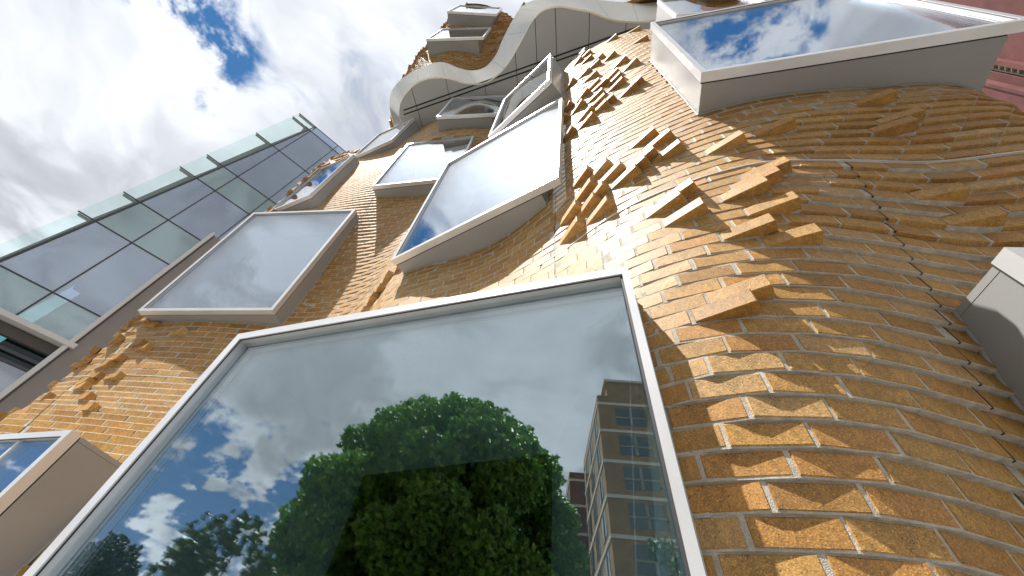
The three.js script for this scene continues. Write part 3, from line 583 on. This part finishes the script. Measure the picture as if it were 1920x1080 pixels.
// ---------------------------------------------------------------- glass tower on the left
const TA = V(-11.7376, 0, -7.6308), TH = V(0.78320, 0, -0.62177), TN = V(0.62177, 0, 0.78320);
const tp = (s, h, out = 0) => V(TA.x + TH.x * s + TN.x * out, h + EYE, TA.z + TH.z * s + TN.z * out);
{
  const T = thing('glass_tower', 'blue glass tower with dark mullions and clear glass edge fins behind the brick wall', 'building');
  const paneB = std(0.50, 0.68, 0.70, 0.0, { metalness: 0.3, transmission: 1, thickness: 0, ior: 2.33 });
  const pane = std(0.52, 0.64, 0.78, 0.0, { metalness: 0.3, transmission: 1, thickness: 0, ior: 2.33 });
  const clear = std(0.80, 0.93, 0.90, 0.0, { transmission: 1, thickness: 0, ior: 1.5 });
  const mull = std(0.06, 0.065, 0.075, 0.4, { metalness: 0.3 });
  const blind = std(0.12, 0.14, 0.15, 0.8), slab = std(0.3, 0.33, 0.34, 0.7), deep = std(0.05, 0.06, 0.07, 0.9), grey = std(0.30, 0.30, 0.31, 0.6, { map: rep(softTex, 2) }), pale = std(0.6, 0.62, 0.64, 0.4);
  const V0 = (h) => h < 10.8 ? -1.50 + (h - 7.45) * 0.0535 : -1.32 + (h - 10.8) * 0.0345;
  const V1 = (h) => h < 10.8 ? -1.15 + (h - 7.05) * 0.0859 : -0.826 + (h - 10.8) * 0.0796;
  const V2 = 0.06, V3 = 1.40, V4 = 2.75;
  const rows = [6.05, 6.97, 9.41, 10.86, 13.19, 14.56, 17.67, 20.72, 21.36];
  for (let i = 0; i < rows.length - 1; i++) {
    const a = rows[i] + 0.015, b = rows[i + 1] - 0.015;
    for (const [l, r] of [[V1, () => V2], [() => V2, () => V3], [() => V3, () => V4]]) {
      if (i === rows.length - 2 && r(a) < 0.1) continue;
      obj('pane', [0, -0.02].map((k) => polys([[tp(l(a), a, k), tp(r(a), a, k), tp(r(b), b, k), tp(l(b), b, k)]])), i % 2 || i > 5 ? pane : paneB, T);
    }
    obj('edge_fin', polys([[tp(V0(a), a, 0.004), tp(V1(a), a, 0.004), tp(V1(b), b, 0.004), tp(V0(b), b, 0.004)]]), clear, T);
  }
  for (const h of rows.slice(1)) { obj('transom', bar(tp(V0(h), h, 0.0), tp(V4, h, 0.0), 0.034, 0.03), mull, T); obj('fin_bracket', bar(tp(V0(h) + 0.05, h - 0.05, -0.06), tp(V1(h), h - 0.05, -0.06), 0.09, 0.05), grey, T); }
  for (let i = 0; i < 14; i++) { const a = 6.05 + i * 1.093, b = a + 1.093; if (i === 0) { obj('mullion', bar(tp(V2, 6.05, 0.0), tp(V2, 21.36, 0.0), 0.032), mull, T); obj('mullion', bar(tp(V3, 6.05, 0.0), tp(V3, 21.36, 0.0), 0.032), mull, T); } if (i === 4) continue; }
  for (const [a, b] of [[6.05, 10.8], [10.8, 21.36]]) obj('mullion', bar(tp(V1(a), a, 0.01), tp(V1(b), b, 0.01), 0.045), mull, T);
  // concrete end wall seen through the fins, spandrels and rooms behind the glass
  for (let i = 0; i < rows.length - 2; i++) { const a = rows[i], b = rows[i + 1], w = [0.1, 0.10, 0.13, 0.17, 0.12, 0.20, 0.13, 0.1][i]; obj('end_wall', prism([tp(V1(a) - w, a, -0.04), tp(V1(a) + 0.02, a, -0.04), tp(V1(b) + 0.02, b, -0.04), tp(V1(b) - w * (i % 2 ? 1.15 : 0.8), b, -0.04)], TN.clone().multiplyScalar(-3.5)), grey, T); }
  for (const [a, b] of [[9.50, 10.8], [13.25, 14.5], [17.6, 18.6]]) obj('spandrel', prism([tp(V1(a) + 0.1, a, -0.55), tp(V4, a, -0.55), tp(V4, b, -0.55), tp(V1(b) + 0.1, b, -0.55)], TN.clone().multiplyScalar(-0.2)), slab, T);
  for (const h of [9.2, 12.9, 17.2, 20.9]) obj('ceiling_edge', prism([tp(V1(h) + 0.12, h, -0.5), tp(V4, h, -0.5), tp(V4, h, -3.5), tp(V1(h) + 0.12, h, -3.5)], V(0, 0.2, 0)), slab, T);
  for (const [a, b, l, r] of [[7.1, 9.2, -0.95, 0.02], [11.0, 12.9, 0.14, 1.35], [14.7, 16.4, -0.4, 0.0]]) obj('blind', polys([[tp(l, a, -0.3), tp(r, a, -0.3), tp(r, b, -0.3), tp(l, b, -0.3)]]), blind, T);
  obj('inner_wall', prism([tp(-0.9, 3, -3.6), tp(V4, 3, -3.6), tp(V4, 21.2, -3.6), tp(-0.15, 21.2, -3.6)], TN.clone().multiplyScalar(-0.2)), deep, T);
  // ledge, dark clerestory and the lower glass
  obj('ledge', prism([tp(-1.6, 5.86, -0.1), tp(1.43, 5.86, -0.1), tp(1.43, 5.86, 0.22), tp(-1.6, 5.86, 0.22)], V(0, 0.13, 0)), pale, T);
  obj('ledge_soffit', prism([tp(-1.6, 5.6, -0.02), tp(1.42, 5.6, -0.02), tp(1.42, 5.84, -0.02), tp(-1.6, 5.84, -0.02)], TN.clone().multiplyScalar(-0.12)), std(0.09, 0.085, 0.085, 0.7), T);
  obj('clerestory_pane', polys([[tp(-1.6, 5.15, -0.16), tp(1.42, 5.15, -0.16), tp(1.42, 5.62, -0.16), tp(-1.6, 5.62, -0.16)]]), std(0.10, 0.35, 0.34, 0.0, { transmission: 1, thickness: 0, ior: 1.45 }), T);
  obj('transom', bar(tp(-1.6, 5.36, -0.12), tp(1.42, 5.36, -0.12), 0.07), mull, T);
  obj('transom', bar(tp(-1.6, 5.10, 0.0), tp(1.42, 5.10, 0.0), 0.06), mull, T);
  obj('pane', polys([[tp(-1.6, 2.2, 0), tp(1.42, 2.2, 0), tp(1.42, 5.08, 0), tp(-1.6, 5.08, 0)]]), pane, T);
  obj('inner_wall', prism([tp(-1.6, 0, -1.6), tp(2.7, 0, -1.6), tp(2.7, 5.9, -1.6), tp(-1.6, 5.9, -1.6)], TN.clone().multiplyScalar(-0.2)), deep, T);
  obj('roof', prism([tp(-0.3, 20.75, -0.1), tp(V4 + 1, 20.75, -0.1), tp(V4 + 1, 20.75, -9), tp(-0.9, 20.75, -9)], V(0, 0.2, 0)), grey, T);
  // grey side panel that closes the joint towards the brick wall
  obj('side_wall', prism([tp(1.30, 0, 0.10), tp(4.5, 0, 0.10), tp(4.5, 11.25, 0.10), tp(1.30, 11.25, 0.10)], TN.clone().multiplyScalar(-0.06)), std(0.30, 0.285, 0.28, 0.6, { map: rep(softTex, 2) }), T);
  obj('side_rail', bar(tp(1.33, 0, 0.17), tp(1.24, 11.3, 0.17), 0.07, 0.10), pale, T);
  obj('side_groove', bar(tp(1.39, 0, 0.115), tp(1.31, 11.25, 0.115), 0.03, 0.03), mull, T);
}

// ---------------------------------------------------------------- pink building on the right
{
  const B = thing('pink_building', 'pink rendered building with a strip of square breeze block openings at the right edge', 'building');
  const A = V(18, 0, -0.6), d = V(0.7026, 0, -0.7116), n = V(-0.7116, 0, -0.7026);
  const q = (t, h, out = 0) => V(A.x + d.x * t + n.x * out, h + EYE, A.z + d.z * t + n.z * out);
  const pink = std(0.25, 0.075, 0.066, 0.85, { map: rep(dirtTex, 3.5), bumpMap: rep(mortarTex, 0.6), bumpScale: 0.006 }), black = std(0.02, 0.02, 0.02, 0.9), cream = std(0.42, 0.38, 0.30, 0.8);
  const slab = (t0, t1, h0, h1, out, dep, m, name) => obj(name, prism([q(t0, h0, out), q(t1, h0, out), q(t1, h1, out), q(t0, h1, out)], n.clone().multiplyScalar(-dep)), m, B);
  slab(-10.25, -0.32, -1.6, 40, 0.25, 0.6, pink, 'wall');
  slab(-0.32, -0.10, -1.6, 40, 0.36, 0.7, pink, 'ledge');
  slab(0.50, 0.90, -1.6, 40, 0.12, 0.6, pink, 'wall');
  slab(0.90, 1.06, -1.6, 40, 0.30, 0.6, pink, 'ledge');
  slab(1.06, 18, -1.6, 40, 0.2, 0.6, pink, 'wall');
  slab(-0.2, 0.6, -1.6, 40, -0.5, 0.1, black, 'inner_wall');
  for (let i = 0; i < 40; i++) { const h = 13.5 + i * 0.28; slab(-0.10, 0.50, h, h + 0.045, 0.03, 0.3, cream, 'breeze_block'); }
  for (const t of [-0.08, 0.19, 0.46]) slab(t, t + 0.045, 13.5, 24.7, 0.034, 0.31, cream, 'breeze_block_upright');
  slab(-0.10, 0.5, -1.6, 13.5, 0.0, 0.4, pink, 'wall'); slab(-0.10, 0.5, 24.7, 40, 0.0, 0.4, pink, 'wall');
}

// ---------------------------------------------------------------- across the street, seen mirrored in the big window
function leafGeo() {                                     // a small folded leaf cluster
  const g = polys([[V(-0.5, 0, 0), V(0, -0.32, 0.05), V(0.5, 0, 0), V(0, 0.32, 0.05)], [V(0, 0, -0.5), V(0.28, 0.1, 0), V(0, 0, 0.5), V(-0.28, 0.14, 0)]]); return g;
}
const LEAF = leafGeo();
function crown(parent, lobes, n, size, mat, seed) {
  const r = rng(seed), total = lobes.reduce((s, l) => s + l[3] ** 2, 0), im = new THREE.InstancedMesh(LEAF, mat, n), m = new THREE.Matrix4(), q = new THREE.Quaternion(), e = new THREE.Euler(), c = new THREE.Color();
  let k = 0;
  for (let li = 0; li < lobes.length; li++) {
    const l = lobes[li], cnt = li === lobes.length - 1 ? n - k : Math.min(n - k, Math.round(n * l[3] ** 2 / total));
    for (let i = 0; i < cnt; i++, k++) {
      const u = r() * 2 - 1, a = r() * 6.283, s = Math.sqrt(1 - u * u), R = l[3] * (0.55 + 0.5 * Math.pow(r(), 0.6)) * (0.85 + 0.3 * vnoise(u * 3 + li, a * 1.5, 2));
      e.set(r() * 6.3, r() * 6.3, r() * 6.3); q.setFromEuler(e);
      const z = size * (0.6 + 0.8 * r());
      m.compose(V(l[0] + R * s * Math.cos(a), l[1] + R * u * 0.85, l[2] + R * s * Math.sin(a)), q, V(z, z, z)); im.setMatrixAt(k, m);
      const t = 0.7 + 0.6 * r(); im.setColorAt(k, c.setRGB(t * (0.9 + 0.3 * r()), t, t * 0.9));
    }
  }
  im.name = numbered('crown'); im.userData.kind = 'stuff'; im.castShadow = im.receiveShadow = true; parent.add(im); return im;
}
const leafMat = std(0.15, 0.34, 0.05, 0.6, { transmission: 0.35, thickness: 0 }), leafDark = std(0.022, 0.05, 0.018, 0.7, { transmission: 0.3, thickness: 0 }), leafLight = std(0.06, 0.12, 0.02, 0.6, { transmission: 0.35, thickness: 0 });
const bark = std(0.16, 0.125, 0.09, 0.9, { map: rep(dirtTex, 0.6) });
function limb(a, b, r0, r1) { const t = V().subVectors(b, a), g = new THREE.CylinderGeometry(r1, r0, t.length(), 9); g.translate(0, t.length() / 2, 0); g.applyQuaternion(new THREE.Quaternion().setFromUnitVectors(V(0, 1, 0), t.normalize())); g.translate(a.x, a.y, a.z); return g; }
function tree(name, label, cx, cz, top, width, opts) {
  const t = thing(name, label, 'tree'), r = rng(opts.seed), base = opts.base, lobes = [], cy = (top + base) / 2, ry = (top - base) / 2;
  for (let i = 0; i < opts.lobes; i++) {
    const u = r() * 1.8 - 0.8, a = r() * 6.283, s = Math.sqrt(Math.max(0, 1 - u * u)), rr = opts.fill ? 0.5 + 0.4 * r() : i % 3 ? 0.75 : 0.1 + 0.5 * r();
    const lr = width * opts.lobe * (0.7 + 0.6 * r());
    lobes.push([cx + (width / 2 - lr * 0.7) * s * Math.cos(a) * (rr + 0.25), cy + (ry - lr * 0.6) * u, cz + (width / 2 - lr * 0.7) * s * Math.sin(a) * (rr + 0.25), lr]);
  }
  const wood = [limb(V(cx, 0, cz), V(cx + 0.2, base + ry * 0.5, cz), width * 0.035, width * 0.022)];
  for (const l of lobes.slice(0, 14)) wood.push(limb(V(cx + 0.1, base + ry * 0.25, cz), V(l[0], l[1], l[2]), width * 0.014, width * 0.004));
  obj('trunk', wood, bark, t);
  crown(t, lobes, opts.n, opts.leaf, opts.mat, opts.seed + 3);
}
tree('plane_tree', 'broad green street tree mirrored in the largest window', -12.6, 9.4, 12.9, 11.0, { seed: 24, base: 0.4, lobes: 230, lobe: 0.085, n: 140000, leaf: 0.24, mat: leafMat });
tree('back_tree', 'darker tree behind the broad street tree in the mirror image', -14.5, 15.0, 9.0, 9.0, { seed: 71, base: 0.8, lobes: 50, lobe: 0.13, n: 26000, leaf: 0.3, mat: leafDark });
tree('young_tree', 'thin young tree with open leaves mirrored at the foot of the largest window', -7.75, 0.9, 4.35, 1.7, { seed: 33, base: 2.5, lobes: 16, lobe: 0.16, n: 420, leaf: 0.16, mat: leafLight, fill: true });
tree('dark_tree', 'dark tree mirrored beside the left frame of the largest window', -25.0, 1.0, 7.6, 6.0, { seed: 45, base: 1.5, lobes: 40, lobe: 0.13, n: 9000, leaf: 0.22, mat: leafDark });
tree('small_tree', 'small yellow-green tree mirrored before the brick flats', -2.35, 6.3, 4.9, 1.3, { seed: 57, base: 2.8, lobes: 22, lobe: 0.17, n: 1500, leaf: 0.09, mat: leafLight, fill: true });
{
  const brown = std(0.42, 0.25, 0.115, 0.9, { map: rep(dirtTex, 2.5) }), red = std(0.26, 0.095, 0.075, 0.9, { map: rep(dirtTex, 2.5) }), band = std(0.52, 0.48, 0.41, 0.8), win = std(0.05, 0.06, 0.07, 0.1), fr = std(0.22, 0.2, 0.17, 0.6);
  const C0 = V(-14.6, 0, 28.2), dr = V(0.79, 0, 0.61), dl = V(-0.61, 0, 0.79);
  function block(name, label, C, L, Wd, top, wallM, pent) {
    const T = thing(name, label, 'apartment block'), q = (a, b, h) => V(C.x + dr.x * a + dl.x * b, h, C.z + dr.z * a + dl.z * b);
    obj('wall', prism([q(0, 0, 0), q(L, 0, 0), q(L, Wd, 0), q(0, Wd, 0)], V(0, top, 0)), wallM, T);
    if (pent) { obj('penthouse_wall', prism([q(1.2, 0.8, top), q(L - 1, 0.8, top), q(L - 1, Wd - 1, top), q(1.2, Wd - 1, top)], V(0, 2.4, 0)), wallM, T); obj('roof_edge', prism([q(1.0, 0.6, top + 2.4), q(L - 0.8, 0.6, top + 2.4), q(L - 0.8, Wd - 0.8, top + 2.4), q(1.0, Wd - 0.8, top + 2.4)], V(0, 0.25, 0)), band, T); }
    for (let h = top - 1.1; h > 1; h -= 3) {
      obj('floor_band', prism([q(-0.06, -0.06, h), q(L + 0.06, -0.06, h), q(L + 0.06, Wd + 0.06, h), q(-0.06, Wd + 0.06, h)], V(0, 0.28, 0)), band, T);
      const y = h - 2.2;
      for (let a = 1.6; a < L - 2; a += 4.6) {
        const w = 2.9, g = obj('window', prism([q(a, -0.03, y), q(a + w, -0.03, y), q(a + w, -0.03, y + 1.9), q(a, -0.03, y + 1.9)], dl.clone().multiplyScalar(0.2)), win, T);
        obj('frame', [prism([q(a + w / 2 - 0.12, -0.08, y), q(a + w / 2 + 0.12, -0.08, y), q(a + w / 2 + 0.12, -0.08, y + 1.9), q(a + w / 2 - 0.12, -0.08, y + 1.9)], dl.clone().multiplyScalar(0.1)), prism([q(a, -0.08, y + 0.75), q(a + w, -0.08, y + 0.75), q(a + w, -0.08, y + 0.9), q(a, -0.08, y + 0.9)], dl.clone().multiplyScalar(0.08))], fr, g);
      }
      for (let b = 1.5; b < Wd - 2; b += 4) {
        const w = 2.2, g = obj('window', prism([q(-0.03, b, y), q(-0.03, b + w, y), q(-0.03, b + w, y + 1.9), q(-0.03, b, y + 1.9)], dr.clone().multiplyScalar(0.2)), win, T);
        obj('frame', prism([q(-0.08, b + w / 2 - 0.08, y), q(-0.08, b + w / 2 + 0.08, y), q(-0.08, b + w / 2 + 0.08, y + 1.9), q(-0.08, b + w / 2 - 0.08, y + 1.9)], dr.clone().multiplyScalar(0.08)), fr, g);
      }
    }
  }
  block('brick_flats', 'tall brown brick block of flats with pale floor bands mirrored in the largest window', C0, 16, 13, 27.4, brown, true);
  block('red_brick_flats', 'red brick block of flats left of the brown one in the mirror image', V(C0.x - 0.61 * 15 - 1.2, 0, C0.z + 0.79 * 15 - 1.0), 14, 20, 27, red, false);
  const K = thing('tower_crane', 'distant lattice crane jib mirrored beside the young tree', 'crane'), steel = std(0.35, 0.34, 0.32, 0.6);
  const a = V(-56.4, 13.5 + EYE, 15.9), b = V(-56.2, 16.4 + EYE, 14.6), lat = [];
  for (const o of [-0.12, 0.12]) lat.push(bar(V(a.x, a.y, a.z + o), V(b.x, b.y, b.z + o * 0.5), 0.05));
  for (let i = 0; i < 9; i++) lat.push(bar(a.clone().lerp(b, i / 9).add(V(0, 0, i % 2 ? 0.12 : -0.12)), a.clone().lerp(b, (i + 1) / 9).add(V(0, 0, i % 2 ? -0.12 : 0.12)), 0.035));
  obj('jib', lat, steel, K); obj('mast', bar(V(-56.4, 0, 15.9), V(-56.4, 15.3, 15.9), 0.4), steel, K);
}

// ---------------------------------------------------------------- ground
{
  const asphalt = std(0.055, 0.055, 0.057, 0.9, { map: rep(dirtTex, 3) }), paving = std(0.29, 0.275, 0.25, 0.85, { map: rep(dirtTex, 1.4) });
  const ground = obj('ground', polys([[V(-400, -0.012, 400), V(400, -0.012, 400), V(400, -0.012, -400), V(-400, -0.012, -400)]]), std(0.12, 0.12, 0.11, 0.9), scene); tag(ground, 'ground beyond the street', null, null, 'structure');
  const road = obj('road', polys([[V(-60, -0.008, 9.5), V(60, -0.008, 9.5), V(60, -0.008, 2.2), V(-60, -0.008, 2.2)]]), asphalt, scene); tag(road, 'asphalt street in front of the building', null, null, 'structure');
  const pave = obj('pavement', box(0, 0.055, -2.9, 60, 0.13, 10), paving, scene); tag(pave, 'stone pavement at the foot of the brick building', null, null, 'structure');
}
renderer.render(scene, camera);
